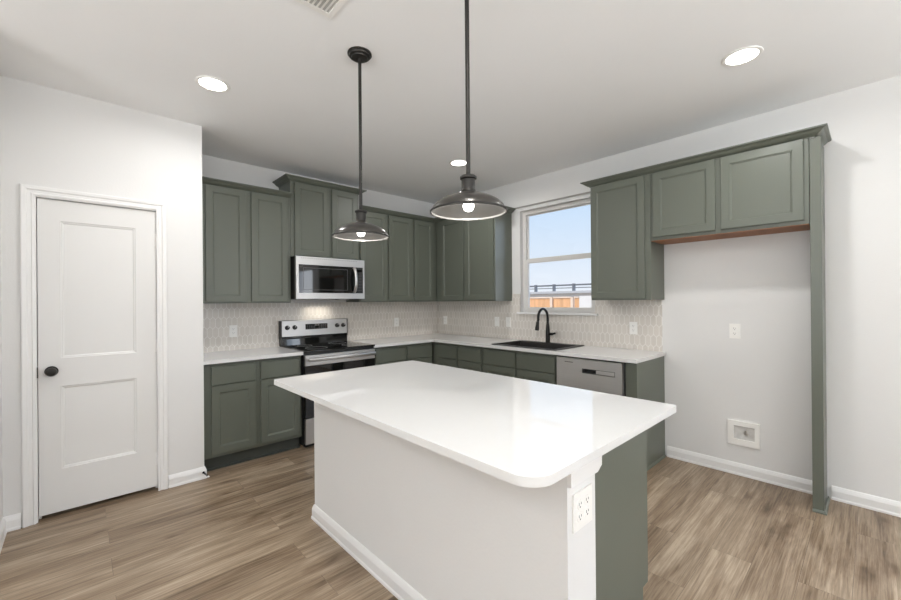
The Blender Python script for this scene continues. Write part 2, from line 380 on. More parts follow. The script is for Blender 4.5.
# pantry door, casing and jamb
CAS = [(0, 0), (.0, .011), (.010, .013), (.014, .008), (.030, .010), (.036, .016), (.052, .019), (.058, .018), (.061, .0)]
def casing():
    bm = bmesh.new(); rings = []
    pts = [(DX0-.012, 0, -1, 0), (DX0-.012, DZ+.012, -1, 1), (DX1+.0, DZ+.012, 1, 1), (DX1+.0, 0, 1, 0)]
    for x, z, sx, sz in pts: rings.append([bm.verts.new((x+sx*o, -D-d, z+sz*o)) for o, d in CAS])
    k = len(CAS)
    for A, C in zip(rings, rings[1:]):
        for i in range(k): bm.faces.new((A[i], A[(i+1) % k], C[(i+1) % k], C[i]))
    bm.faces.new(rings[0]); bm.faces.new(rings[-1][::-1]); return bm
struct('trim_1', casing(), TRIM)
struct('trim_2', boxes((DX0-.0195, DX0-.004, -D, -D+.115, 0, DZ+.0045), (DX1+.004, DX1+.0195, -D, -D+.115, 0, DZ+.0045), (DX0-.0195, DX1+.0195, -D, -D+.115, DZ+.0045, DZ+.0195),
       (DX0-.004, DX0+.008, -D+.055, -D+.067, 0, DZ+.0045), (DX1-.008, DX1+.004, -D+.055, -D+.067, 0, DZ+.0045)), TRIM)   # jamb and stop
def pantry_door():
    th = .035; y0 = -D+.015; bm = bmesh.new(); u0, u1, z0, z1 = DX0, DX1, .030, DZ
    f = lambda u, z, d: (u, y0+d, z)
    xs = [u0, -3.870, -3.482, u1]; zs = [z0, .305, .842, 1.024, 1.918, z1]
    V = {}
    def vt(i, j, d):
        k = (i, j, d)
        if k not in V: V[k] = bm.verts.new(f(xs[i], zs[j], d))
        return V[k]
    for i in range(3):
        for j in range(5):
            q = [vt(i, j, 0), vt(i+1, j, 0), vt(i+1, j+1, 0), vt(i, j+1, 0)]
            bm.faces.new([vt(i, j, th), vt(i+1, j, th), vt(i+1, j+1, th), vt(i, j+1, th)])
            if i == 1 and j in (1, 3):
                prev = q
                for ins, dep in ((.004, .004), (.010, .005), (.016, .010)):
                    r = [bm.verts.new(f(u, z, dep)) for u, z in ((xs[1]+ins, zs[j]+ins), (xs[2]-ins, zs[j]+ins), (xs[2]-ins, zs[j+1]-ins), (xs[1]+ins, zs[j+1]-ins))]
                    for a in range(4): bm.faces.new((prev[a], prev[(a+1) % 4], r[(a+1) % 4], r[a]))
                    prev = r
                bm.faces.new(prev)
            else: bm.faces.new(q)
    for i in range(3):
        for j in (0, 5): bm.faces.new([vt(i, j, 0), vt(i+1, j, 0), vt(i+1, j, th), vt(i, j, th)])
    for j in range(5):
        for i in (0, 3): bm.faces.new([vt(i, j, 0), vt(i, j+1, 0), vt(i, j+1, th), vt(i, j, th)])
    return bm
dr = struct('door_1', pantry_door(), DOORP, loc=(DX0, -D, 0))
kx, kz = -3.914, .945
k = bmesh.new(); lathe(k, [(0, -.052), (.014, -.052), (.024, -.047), (.0285, -.038), (.027, -.028), (.018, -.021), (.011, -.016), (.011, -.008), (.031, -.007), (.033, -.003), (.033, 0), (0, 0)], (kx, -D+.015, kz), 32, 'y')
tag(fin('door_knob', k, BRONZE, dr, True), 'dark bronze round knob')
fin('strike_plate', boxes((DX0-.0045, DX0-.0, -D-.006, -D+.012, kz-.034, kz+.034)), BRONZE, dr)
for hz in (1.845, 1.065, .232):
    h = bmesh.new(); cyl(h, (DX1+.003, -D-.0015, hz-.045), (DX1+.003, -D-.0015, hz+.045), .0062, n=12); cyl(h, (DX1+.003, -D-.0015, hz+.045), (DX1+.003, -D-.0015, hz+.052), .004, .002, n=12)
    box(h, DX1-.012, DX1+.003, -D+.0125, -D+.015, hz-.045, hz+.045)
    fin('hinge', h, TRIM, dr)
# door stop on the baseboard at the wall corner
ds = root('door_stop', (XE+.002, -D-.018, .045), 'small dark spring door stop screwed to the baseboard at the pantry wall corner', 'door stop')
q = bmesh.new(); pts = []
for i in range(60): t = i/59; pts.append((XE-.008+.0045*math.cos(t*50)+.02*t, -D-.019-.042*t, .050-.02*t+.0045*math.sin(t*50)))
tube(q, pts, .0018, 6); fin('spring', q, BLACKM, ds, True)
q = bmesh.new(); cyl(q, (XE+.012, -D-.061, .030), (XE+.016, -D-.071, .0255), .0075, .0065, 16); fin('rubber_tip', q, TRIM, ds, True)
q = bmesh.new(); cyl(q, (XE-.009, -D-.0145, .050), (XE-.008, -D-.020, .0495), .009, .007, 16); fin('base', q, BLACKM, ds, True)

# kitchen window: vinyl single hung
wn1 = struct('window_1', boxes((.055, .105, WY0, WY0+.045, WZ0, WZ1), (.055, .105, WY1-.045, WY1, WZ0, WZ1), (.055, .105, WY0+.045, WY1-.045, WZ1-.04, WZ1), (.055, .105, WY0+.045, WY1-.045, WZ0, WZ0+.030)), VINYL, loc=(.08, (WY0+WY1)/2, WZ0))
y0, y1 = WY0+.045, WY1-.045; zm = 1.838
def sash(x0, x1, z0, z1, s=.032, t=.032, bo=.032):
    return boxes((x0, x1, y0, y0+s, z0, z1), (x0, x1, y1-s, y1, z0, z1), (x0, x1, y0+s, y1-s, z1-t, z1), (x0, x1, y0+s, y1-s, z0, z0+bo))
s1 = fin('upper_sash', sash(.083, .103, zm-.012, WZ1-.04, .016, .012, .036), VINYL, wn1)
s2 = fin('lower_sash', sash(.058, .082, WZ0+.030, zm+.014, .026, .046, .026), VINYL, wn1)
fin('glass_pane', B(.0915, .0955, y0+.016, y1-.016, zm+.022, WZ1-.052), GLASS, s1)
fin('glass_pane', B(.068, .072, y0+.026, y1-.026, WZ0+.056, zm-.032), GLASS, s2)
fin('sash_lock', B(.048, .058, (y0+y1)/2-.03, (y0+y1)/2+.03, zm-.004, zm+.010, bev=.002), VINYL, s2)
struct('trim_3', B(-.035, .055, WY0-.035, WY1+.035, WZ0-.022, WZ0, bev=.004), TRIM)     # stool below the window
struct('trim_4', sweep([(0, -1.349), (0, -2.486)], [(0, 0), (.013, 0), (.013, .014), (0, .018)], 2.452), mat('grey_strip', (.33, .32, .30), .6))   # thin dark grey strip over the window
# window frames behind the camera; rear and far-left ones added as light source
for i, (a, b) in enumerate(RW):
    w = struct('window_%d' % (i+2), boxes((a, a+.05, YB-.09, YB-.04, .5, 2.2), (b-.05, b, YB-.09, YB-.04, .5, 2.2), (a+.05, b-.05, YB-.09, YB-.04, 2.15, 2.2), (a+.05, b-.05, YB-.09, YB-.04, .5, .55), ((a+b)/2-.03, (a+b)/2+.03, YB-.09, YB-.04, .55, 2.15)), VINYL)
struct('window_5', boxes((.03, .08, -6.1, -6.05, .25, 2.15), (.03, .08, -5.05, -5.0, .25, 2.15), (.03, .08, -6.05, -5.05, 2.1, 2.15), (.03, .08, -6.05, -5.05, .25, .3)), VINYL)

struct('window_6', boxes((XW-.09, XW-.04, -6.0, -5.95, .5, 2.2), (XW-.09, XW-.04, -2.65, -2.6, .5, 2.2), (XW-.09, XW-.04, -4.33, -4.27, .55, 2.15), (XW-.09, XW-.04, -5.95, -2.65, 2.15, 2.2), (XW-.09, XW-.04, -5.95, -2.65, .5, .55)), VINYL)  # assumed frame, added to go with the far-left fill
# ------------------------------------------------------------------ backsplashes
UZ = 1.372; CZ = .914
def bs_range():
    return B(XE+.001, -.0005, -.009, -.0005, CZ, UZ-.001)
tag(fin('tile_backsplash', bs_range(), TILEX, loc=(XE, 0, CZ)), 'beige picket tile backsplash running behind the range and its flanking counters', 'backsplash')
ys = [-2.992, -2.49, WY0, WY1, -1.345, -.0095]; zs = [CZ, WZ0-.022, UZ-.001, 1.453]
tag(fin('tile_backsplash', cells(ys, zs, -.009, -.0005, {(0, 2), (1, 2), (2, 1), (2, 2), (4, 2)}, 'x'), TILEY, loc=(0, -2.992, CZ)), 'beige picket tile backsplash behind the sink, fitted around the window sill', 'backsplash')

# ------------------------------------------------------------------ upper cabinets
UD, DT = .308, .022
def carcass_R(x0, x1, z0, z1, d=UD): return B(x0, x1, -d, -.001, z0, z1, bev=.0012, seg=1)
def upper_R(x0, x1, z0, z1, doors, label):
    r = root('upper_cabinet', ((x0+x1)/2, 0, z0), label, 'upper cabinet')
    fin('body', carcass_R(x0, x1, z0, z1), CAB, r)
    for a, b in doors: fin('door', shaker('R', a, b, z0+.014, z1-.016, UD), CAB, r)
    return r
def upper_W(y0, y1, z0, z1, doors, label, wood=False):
    r = root('upper_cabinet', (0, (y0+y1)/2, z0), label, 'upper cabinet')
    zb = z0+(.004 if wood else 0)
    fin('body', B(-UD, -.001, y0, y1, zb, z1, bev=.0012, seg=1), CAB, r)
    for a, b in doors: fin('door', shaker('W', a, b, z0+(.030 if wood else .014), z1-.016, UD), CAB, r)
    if wood: tag(fin('underside_panel', B(-UD+.002, -.002, y0+.002, y1-.002, z0, z0+.0035), WOODU, r), 'unpainted brown wood underside')
    return r
ZU = 2.424
upper_R(XE+.002, -2.231, UZ, ZU, [(-2.973, -2.645), (-2.600, -2.262)], 'olive green two-door upper cabinet beside the pantry wall, left of the microwave')
upper_R(-2.2285, -1.455, 1.836, 2.600, [(-2.190, -1.829), (-1.787, -1.480)], 'raised two-door upper cabinet directly above the microwave, topped higher than its neighbours')
upper_R(-1.453, -.672, UZ, ZU, [(-1.443, -1.086), (-1.058, -.706)], 'two-door upper cabinet on the range wall just right of the microwave')
upper_R(-.670, -.002, UZ, ZU, [(-.668, -.352)], 'corner upper cabinet with one narrow door on the range wall')
upper_W(-1.343, -UD-DT-.006, UZ, ZU, [(-.440, -.844), (-.880, -1.326)], 'two-door upper cabinet on the window wall between room corner and window')
upper_W(-3.012, -2.492, UZ, ZU, [(-2.500, -2.968)], 'full-height single-door upper cabinet directly right of the window')
upper_W(-3.982, -3.014, 1.855, ZU, [(-3.037, -3.470), (-3.504, -3.957)], 'short two-door upper cabinet over the empty refrigerator space, with brown wood underside', wood=True)
CR = [(.0006, 0), (.006, 0), (.008, .006), (.020, .010), (.036, .020), (.050, .034), (.056, .035), (.066, .040), (.068, .048), (.0006, .048)]
def crown(path, z, label): return tag(fin('crown_moulding', sweep(path, CR, z), CAB, loc=(path[0][0], path[0][1], z)), label, 'crown moulding')
crown([(XE+.002, -UD), (-2.232, -UD)], 2.411, 'dark green crown moulding over the cabinet next to the pantry wall')
crown([(-2.2285, -.002), (-2.2285, -UD), (-1.454, -UD), (-1.454, -.002)], 2.587, 'highest crown moulding, wrapping three sides of the cabinet above the microwave')
crown([(-1.449, -UD), (-UD, -UD), (-UD, -1.343), (-.002, -1.343)], 2.411, 'crown moulding turning the inside corner between microwave cabinet and window')
crown([(-.002, -2.492), (-UD, -2.492), (-UD, -4.006), (-.002, -4.006)], 2.411, 'long crown moulding right of the window, ending over the tall end panel')
# tall end panel of the refrigerator space
r = root('refrigerator_end_panel', (0, -4.01, 0), 'tall narrow green end panel standing from floor to crown, right of the empty refrigerator space', 'end panel')
fin('panel', B(-.285, -.001, -4.036, -4.018, 0, 2.4105), CAB, r)
fin('front_stile', B(-.305, -.286, -4.040, -3.985, 0, 2.4105, bev=.0012, seg=1), CAB, r)
fin('filler_strip', B(-.284, -.001, -4.017, -3.985, 0, 2.4105), CAB, r)
fin('shoe_moulding', sweep([(-.305, -3.985), (-.305, -4.040), (-.018, -4.040)], [(0, 0), (.013, 0), (.012, .008), (.006, .016), (0, .019)], 0), CAB, r)

# ------------------------------------------------------------------ base cabinets
BD = .605; BT = .884
def base_R(x0, x1, pairs, label, d_doors=True):
    r = root('base_cabinet', ((x0+x1)/2, 0, 0), label, 'base cabinet')
    fin('body', B(x0, x1, -BD, -.010, .115, BT-.001, bev=.0012, seg=1), CAB, r)
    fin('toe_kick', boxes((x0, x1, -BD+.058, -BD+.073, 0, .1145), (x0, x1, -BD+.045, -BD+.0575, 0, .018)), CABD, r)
    for a, b in pairs:
        fin('drawer', slabf('R', a, b, .706, .856, BD), CAB, r); fin('door', shaker('R', a, b, .145, .698, BD), CAB, r)
    return r
def base_W(y0, y1, pairs, label):
    r = root('base_cabinet', (0, (y0+y1)/2, 0), label, 'base cabinet')
    return r
base_R(XE+.002, -2.254, [(-3.001, -2.662), (-2.621, -2.274)], 'green base cabinet left of the range with two drawers over two doors')
base_R(-1.474, -BD-DT-.004, [(-1.446, -1.052), (-1.016, -.652)], 'green base cabinet between the range and the inside corner')
def body_W(r, y0, y1, sink=False):
    if sink: bm = boxes((-BD, -BD+.02, y0, y1, .115, BT-.001), (-.03, -.010, y0, y1, .115, BT-.001), (-BD+.02, -.03, y0, y0+.018, .115, BT-.001), (-BD+.02, -.03, y1-.018, y1, .115, BT-.001), (-BD+.02, -.03, y0+.018, y1-.018, .115, .135))
    else: bm = B(-BD, -.010, y0, y1, .115, BT-.001, bev=.0012, seg=1)
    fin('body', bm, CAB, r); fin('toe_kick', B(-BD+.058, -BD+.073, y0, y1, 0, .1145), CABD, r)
r = base_W(-1.408, -.002, 0, 'green corner base cabinet left of the sink with two drawers over doors'); body_W(r, -1.408, -.002)
for a, b in ((-.695, -1.022), (-1.063, -1.391)): fin('drawer', slabf('W', a, b, .706, .856, BD), CAB, r); fin('door', shaker('W', a, b, .145, .698, BD), CAB, r)
r = base_W(-2.308, -1.410, 0, 'green sink base cabinet below the kitchen window with false drawer fronts'); body_W(r, -2.308, -1.410, True)
for a, b in ((-1.434, -1.850), (-1.881, -2.294)): fin('drawer_front', slabf('W', a, b, .706, .856, BD), CAB, r); fin('door', shaker('W', a, b, .145, .698, BD), CAB, r)
r = root('base_end_panel', (0, -2.975, 0), 'green end panel closing the counter run right of the dishwasher', 'end panel')
fin('panel', B(-BD, -.010, -3.010, -2.924, 0, BT-.001, bev=.0012, seg=1), CAB, r)
fin('shoe_moulding', sweep([(-BD, -2.945), (-BD, -3.010), (-.020, -3.010)], [(0, 0), (.012, 0), (.011, .008), (.006, .015), (0, .018)], 0), CAB, r)

# dishwasher
r = root('dishwasher', (-.3, -2.62, 0), 'stainless steel dishwasher with pocket handle under the counter by its open end', 'dishwasher')
fin('tub', boxes((-.59, -.03, -2.922, -2.316, .10, BT-.004), (-.55, -.53, -2.922, -2.316, .0, .10)), BLACKP, r)
fin('door_panel', cells([-2.906, -2.850, -2.566, -2.322], [.115, .752, .792, .868], -.632, -.591, {(1, 1)}, 'x'), STEELL, r)
fin('handle_pocket', cells([-2.850, -2.846, -2.570, -2.566], [.752, .756, .788, .792], -.631, -.595, {(1, 1)}, 'x'), STEELD, r)
fin('handle_bar', B(-.633, -.606, -2.845, -2.690, .757, .787, bev=.003), STEELL, r)
fin('pocket_back', B(-.6, -.5915, -2.846, -2.570, .756, .788), BLACKP, r)
fin('badge', B(-.6335, -.632, -2.482, -2.402, .831, .838), STEELD, r)

# ------------------------------------------------------------------ countertops
def qz(bm): return bev_all(bm, .003)
tag(fin('countertop', qz(B(XE+.001, -2.250, -.645, -.0095, BT, CZ)), QUARTZ, loc=(-2.66, -.3, BT)), 'white quartz countertop piece between pantry wall and range', 'countertop')
SX0, SX1, SY0, SY1 = -.600, -.072, -2.290, -1.530     # sink outer rim
xs = [-1.478, -.645, SX0+.02, SX1-.012, -.0095]; ys = [-3.022, SY0+.02, SY1-.02, -.645, -.0095]
tag(fin('countertop', qz(cells(xs, ys, BT, CZ, {(0, 0), (0, 1), (0, 2), (2, 1)})), QUARTZ, loc=(-.3, -.3, BT)), 'long L-shaped white quartz countertop holding the sink', 'countertop')
# sink
r = root('kitchen_sink', ((SX0+SX1)/2, (SY0+SY1)/2, CZ), 'black composite drop-in sink set in the counter under the window', 'sink')
bx0, bx1, by0, by1 = SX0+.032, SX1-.080, SY0+.032, SY1-.032
sk = cells([SX0, bx0, bx1, SX1], [SY0, by0, by1, SY1], CZ+.0005, CZ+.009, {(1, 1)})
bev_all(sk, .003)
fin('rim', sk, SINKM, r)
q = bmesh.new(); prev = None
for ins, z in ((-.004, CZ), (0, CZ-.004), (.006, CZ-.19), (.02, CZ-.205)):
    v = [q.verts.new((x, y, z)) for x, y in ((bx0+ins, by0+ins), (bx1-ins, by0+ins), (bx1-ins, by1-ins), (bx0+ins, by1-ins))]
    if prev:
        for i in range(4): q.faces.new((prev[i], prev[(i+1) % 4], v[(i+1) % 4], v[i]))
    prev = v
q.faces.new(prev)
fin('basin', q, SINKM, r)
q = bmesh.new(); lathe(q, [(0, .001), (.03, .001), (.045, .004), (.047, 0)], ((bx0+bx1)/2, (by0+by1)/2, CZ-.2045)); tag(fin('drain', q, STEEL, r, True), 'steel drain')
# faucet
fx, fy, fz = -.112, -1.897, CZ+.009
r = root('kitchen_faucet', (fx, fy, fz), 'matte black gooseneck faucet standing behind the sink', 'faucet')
q = bmesh.new(); lathe(q, [(0, 0), (.028, 0), (.028, .006), (.024, .010), (.0235, .06), (.0225, .12), (.019, .17), (.0135, .21), (0, .21)], (fx, fy, fz), 32); fin('body', q, BLACKM, r, True)
pts = [(fx, fy, fz+.20), (fx, fy, fz+.27)]
for i in range(17):
    t = math.pi*i/16*1.06; pts.append((fx-.088+.088*math.cos(t), fy, fz+.268+.092*math.sin(t)))
pts.append((pts[-1][0]-.010, fy, pts[-1][2]-.022))
q = bmesh.new(); tube(q, pts, .0135, 20); fin('spout', q, BLACKM, r, True)
a = Vector(pts[-1]); d = Vector((-.016, 0, -.088))
q = bmesh.new(); tube(q, [a+d*t for t in (0, .1, .35, .75, .95, 1)], [.0135, .0155, .0165, .0205, .0205, .017], 20); fin('spray_head', q, BLACKM, r, True)
q = bmesh.new(); cyl(q, (fx, fy-.018, fz+.095), (fx, fy-.056, fz+.095), .0155, .0145); tube(q, [(fx, fy-.045, fz+.095), (fx, fy-.060, fz+.097), (fx, fy-.078, fz+.102), (fx, fy-.090, fz+.106)], [.013, .011, .010, .009], 14); fin('handle', q, BLACKM, r, True)

# ------------------------------------------------------------------ range
x0, x1 = -2.246, -1.482; xc = (x0+x1)/2
r = root('electric_range', (xc, -.33, 0), 'stainless and black electric range with a smooth cooktop and raised control panel', 'range')
fin('body', boxes((x0+.002, x1-.002, -.635, -.03, .03, .905), (x0+.03, x1-.03, -.60, -.06, 0, .03)), BLACKP, r)
ct = B(x0, x1, -.668, -.028, .905, .921, bev=.004); fin('cooktop', ct, GLASSB, r)
for (cx_, cy_, rr) in ((-2.05, -.49, .105), (-1.68, -.49, .085), (-2.05, -.21, .075), (-1.68, -.21, .095)):
    q = bmesh.new(); lathe(q, [(rr, 0), (rr, .0006), (rr-.004, .0006), (rr-.004, 0)], (cx_, cy_, .921), 48); fin('burner_ring', q, GREYP, r)
fin('back_guard', prism(bmesh.new(), [(-.010, .921), (-.082, .921), (-.074, .985), (-.070, 1.0), (-.070, 1.02), (-.010, 1.02)], x0+.003, x1-.003, 'x', bev=.0015), GLASSB, r)
cp = fin('control_panel', prism(bmesh.new(), [(-.010, 1.015), (-.085, 1.015), (-.078, 1.178), (-.066, 1.184), (-.010, 1.184)], x0+.008, x1-.008, 'x', bev=.002), STEEL, r)
fin('end_cap', B(x0, x0+.0078, -.084, -.010, .985, 1.18, bev=.002), BLACKP, cp)
fin('end_cap', B(x1-.0078, x1, -.084, -.010, .985, 1.18, bev=.002), BLACKP, cp)
def fy_at(z): return -(.085-.007*(z-1.015)/.163)
fin('display', boxes((-1.985, -1.733, fy_at(1.11)-.0035, fy_at(1.11)+.006, 1.080, 1.138)), GLASSB, cp)
for cx_ in (-1.965, -1.94, -1.915, -1.89, -1.83, -1.805, -1.78, -1.755):
    for z in (1.092, 1.108, 1.124): fin('button', B(cx_-.007, cx_+.007, fy_at(1.11)-.0042, fy_at(1.11)-.0030, z-.004, z+.004), GREYD, cp)
fin('clock_digits', boxes(*[(-1.880+.017*i, -1.870+.017*i, fy_at(1.11)-.0044, fy_at(1.11)-.0032, 1.118, 1.130) for i in range(3)]), GREYP, cp)
for cx_ in (-2.183, -2.104, -1.617, -1.540):
    yk = fy_at(1.108); q = bmesh.new(); lathe(q, [(0, -.030), (.017, -.030), (.0195, -.026), (.021, -.006), (.024, -.004), (.024, .002), (0, .002)], (cx_, yk, 1.108), 28, 'y')
    kb = fin('knob', q, BLACKP, cp, True)
    fin('knob_mark', B(cx_-.0015, cx_+.0015, yk-.0312, yk-.0298, 1.112, 1.124), PLATE, kb)
dd = root('oven_door', (0, 0, 0), None, None); dd.parent = r; dd.location = -wloc(r)
dd.location = (0, 0, 0)
fin('steel_band', B(x0+.004, x1-.004, -.672, -.636, .778, .876, bev=.003), STEEL, dd)
fin('glass', B(x0+.004, x1-.004, -.670, -.636, .285, .7775, bev=.003), GLASSB, dd)
fin('window_mask', cells([x0+.10, x0+.108, x1-.108, x1-.10], [.40, .408, .682, .69], -.6706, -.6700, {(1, 1)}, 'y'), GREYD, dd)
q = B(x0+.02, x1-.02, -.722, -.704, .820, .852, bev=.006, seg=3)
box(q, x0+.03, x0+.055, -.706, -.671, .826, .846, bev=.002); box(q, x1-.055, x1-.03, -.706, -.671, .826, .846, bev=.002)
fin('handle', q, STEEL, dd, True)
fin('storage_drawer', B(x0+.004, x1-.004, -.668, -.636, .045, .280, bev=.003), STEEL, r)

# ------------------------------------------------------------------ microwave
x0, x1, z0, z1 = -2.222, -1.4545, 1.405, 1.833
r = root('over_range_microwave', ((x0+x1)/2, -.2, z0), 'stainless steel microwave hung over the range with a curved bar handle', 'microwave')
fin('body', B(x0+.002, x1-.002, -.385, -.010, z0, z1, bev=.002), BLACKP, r)
fin('front_frame', cells([x0, x0+.028, -1.474, x1], [z0+.004, 1.468, 1.752, z1], -.420, -.386, {(1, 1)}, 'y'), STEEL, r)
fin('door_glass', B(x0+.0285, -1.556, -.416, -.387, 1.4685, 1.7515, bev=.001), GLASSB, r)
fin('window_mask', cells([x0+.075, x0+.079, -1.664, -1.660], [1.498, 1.502, 1.718, 1.722], -.4164, -.4160, {(1, 1)}, 'y'), GREYD, r)
cpn = fin('control_panel', B(-1.5555, -1.4745, -.417, -.387, 1.4685, 1.7515, bev=.001), BLACKP, r)
for i in range(3):
    for j in range(6): fin('key', B(-1.544+.021*i, -1.532+.021*i, -.4178, -.4168, 1.495+.032*j, 1.503+.032*j), GREYD, cpn)
fin('display', B(-1.546, -1.486, -.4178, -.4168, 1.700, 1.728), GLASSB, cpn)
q = bmesh.new(); pts = []
for i in range(21): t = i/20; pts.append((-1.585, -.420-.045*math.sin(math.pi*t)**.6-.004, 1.478+.264*t))
tube(q, pts, .0125, 14)
for v in q.verts: v.co.x = -1.585+(v.co.x+1.585)*1.35
fin('handle', q, STEEL, r, True)
fin('vent_grille', boxes(*[(x0+.05+.022*i, x0+.062+.022*i, -.4206, -.4196, z1-.020, z1-.016) for i in range(29)]), STEELD, r)
fin('lamp_cover', B(-1.72, -1.60, -.33, -.25, z0-.006, z0), STEELD, r)
add_light('cooktop_lamp', 'AREA', (.02, .10, -.012), .7, (1, .93, .82), parent=r, shape='RECTANGLE', size=.30, size_y=.05, spread=math.radians(115))

# ------------------------------------------------------------------ island
IX0, IX1, IY0, IY1 = -2.931, -1.866, -3.678, -1.806
PX0, PX1, PY0, PY1 = -2.687, -2.510, -3.622, -1.840
r = root('kitchen_island', (-2.29, -2.73, 0), 'white kitchen island with green cabinets behind its painted half wall', 'island')
fin('half_wall', B(PX0, PX1, PY0, PY1, 0, BT+.002), WALL, r)
ib = fin('baseboard', sweep([(PX1, PY1), (PX0, PY1), (PX0, PY0)][::1], BB, 0), TRIM, r)
fin('counter_apron', prism(bmesh.new(), [(PX0, .806), (PX1-.006, .806), (PX1+.022, .822), (PX1+.022, BT+.002), (PX0, BT+.002)], PY0-.014, PY0-.0005, 'y'), TRIM, r)
CX1 = -1.903
fin('cabinet_body', B(PX1+.001, CX1, -3.545, PY1+.002-.03, .105, BT+.002), CAB, r)
ep = prism(bmesh.new(), [(PX1+.001, 0), (CX1-.055, 0), (CX1-.055, .105), (CX1, .105), (CX1, BT+.002), (PX1+.001, BT+.002)], -3.562, -3.5455, 'y')
fin('end_panel', ep, CAB, r)
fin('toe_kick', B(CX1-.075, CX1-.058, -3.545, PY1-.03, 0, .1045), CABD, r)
n = 4; L0, L1 = -3.556, PY1-.04; wd = (L1-L0)/n
for i in range(n):
    a, b = L0+wd*i+.004, L0+wd*(i+1)-.004
    dz = ring_panel(bmesh.new(), 'E', a, b, .706, .862, CX1+.008, DT, side=.003); fin('drawer', dz, CAB, r)
    fin('door', ring_panel(bmesh.new(), 'E', a, b, .115, .698, CX1+.008, DT, SHAKER(.055)), CAB, r)
def rounded(x0, x1, y0, y1, rs, n=14):
    out = []
    for (cx_, cy_, a0, rr) in ((x0, y0, 180, rs[0]), (x1, y0, 270, rs[1]), (x1, y1, 0, rs[2]), (x0, y1, 90, rs[3])):
        px = cx_+(rr if cx_ == x0 else -rr); py = cy_+(rr if cy_ == y0 else -rr)
        for i in range(n+1):
            t = math.radians(a0+90*i/n); out.append((px+rr*math.cos(t), py+rr*math.sin(t)))
    return out
tag(fin('island_countertop', prism(bmesh.new(), rounded(IX0, IX1, IY0, IY1, (.08, .02, .015, .03)), BT+.003, CZ, bev=.004, seg=3), QUARTZ, loc=(-2.39, -2.74, BT), smooth=True), 'large white quartz slab topping the island, overhanging on the seating side', 'countertop')

# ------------------------------------------------------------------ outlets and switches (built facing -y, then turned)
def outlet(name, loc, rz, label, cat, kind='duplex', gangs=1):
    w, h = (.070, .115) if gangs == 1 else (.116, .118)
    r = root(name, (0, 0, 0), label, cat)
    fin('plate', bev_all(B(-w/2, w/2, -.006, 0, -h/2, h/2), .0022), PLATE, r)
    for g in range(gangs):
        cx_ = 0 if gangs == 1 else (-.023+.046*g)
        if kind == 'duplex':
            for dz in (-.0195, .0195):
                q = bmesh.new(); lathe(q, [(0, -.0078), (.0150, -.0078), (.0165, -.0062), (.0165, -.0055)], (cx_, 0, dz), 24, 'y')
                s = fin('socket', q, PLATE, r)
                fin('slots', boxes((cx_-.0078, cx_-.0056, -.0083, -.0076, dz-.001, dz+.008), (cx_+.0054, cx_+.0076, -.0083, -.0076, dz, dz+.007), (cx_-.0022, cx_+.0022, -.0083, -.0076, dz-.009, dz-.0045)), SLOT, s)
        else:
            fin('rocker', prism(bmesh.new(), [(-.0068, -.033), (-.0055, 0), (-.0095, .033), (-.0045, .033), (-.0045, -.033)], cx_-.016, cx_+.016, 'x'), PLATE, r)
    r.location = loc; r.rotation_euler = (0, 0, rz); return r
HW = math.pi/2*-1
outlet('electrical_outlet', (-2.679, -.009, 1.099), 0, 'outlet on the range wall tiles above the counter left of the range', 'outlet')
outlet('electrical_outlet', (-.732, -.009, 1.105), 0, 'outlet on the range wall tiles between range and inside corner', 'outlet')
outlet('electrical_outlet', (-.009, -.176, 1.108), HW, 'outlet on the window wall tiles closest to the inside corner', 'outlet')
outlet('light_switch', (-.009, -1.112, 1.118), HW, 'rocker switch under the upper cabinet, left one of the pair beside the faucet', 'light switch', 'rocker')
outlet('light_switch', (-.009, -1.290, 1.118), HW, 'rocker switch nearest the window, right one of the pair beside the faucet', 'light switch', 'rocker')
outlet('electrical_outlet', (-.009, -2.748, 1.111), HW, 'outlet on the tiles above the dishwasher counter', 'outlet')
outlet('electrical_outlet', (0, -3.520, 1.122), HW, 'outlet on the bare white wall of the refrigerator space', 'outlet')
outlet('electrical_outlet', (-2.601, PY0-.0005, .713), 0, 'double-gang outlet on the white end of the island below the countertop', 'outlet', gangs=2)
# water supply box
r = root('water_supply_box', (0, -3.570, .33), 'white recessed water supply box low on the refrigerator space wall', 'supply box')
fin('flange', bev_all(cells([-3.671, -3.640, -3.507, -3.469], [.233, .281, .384, .421], -.013, -.0005, {(1, 1)}, 'x'), .0015), PLATE, r)
fin('recess', B(-.003, -.0006, -3.640, -3.507, .281, .384), mat('box_interior', (.60, .59, .57), .5, var=.2, vscale=40), r)
q = bmesh.new(); lathe(q, [(0, 0), (.015, 0), (.015, -.004), (.009, -.005), (.009, -.012), (0, -.012)], (-.003, -3.585, .335), 20, 'x'); cyl(q, (-.009, -3.585, .335), (-.009, -3.585, .358), .005)
fin('valve', q, STEEL, r, True)

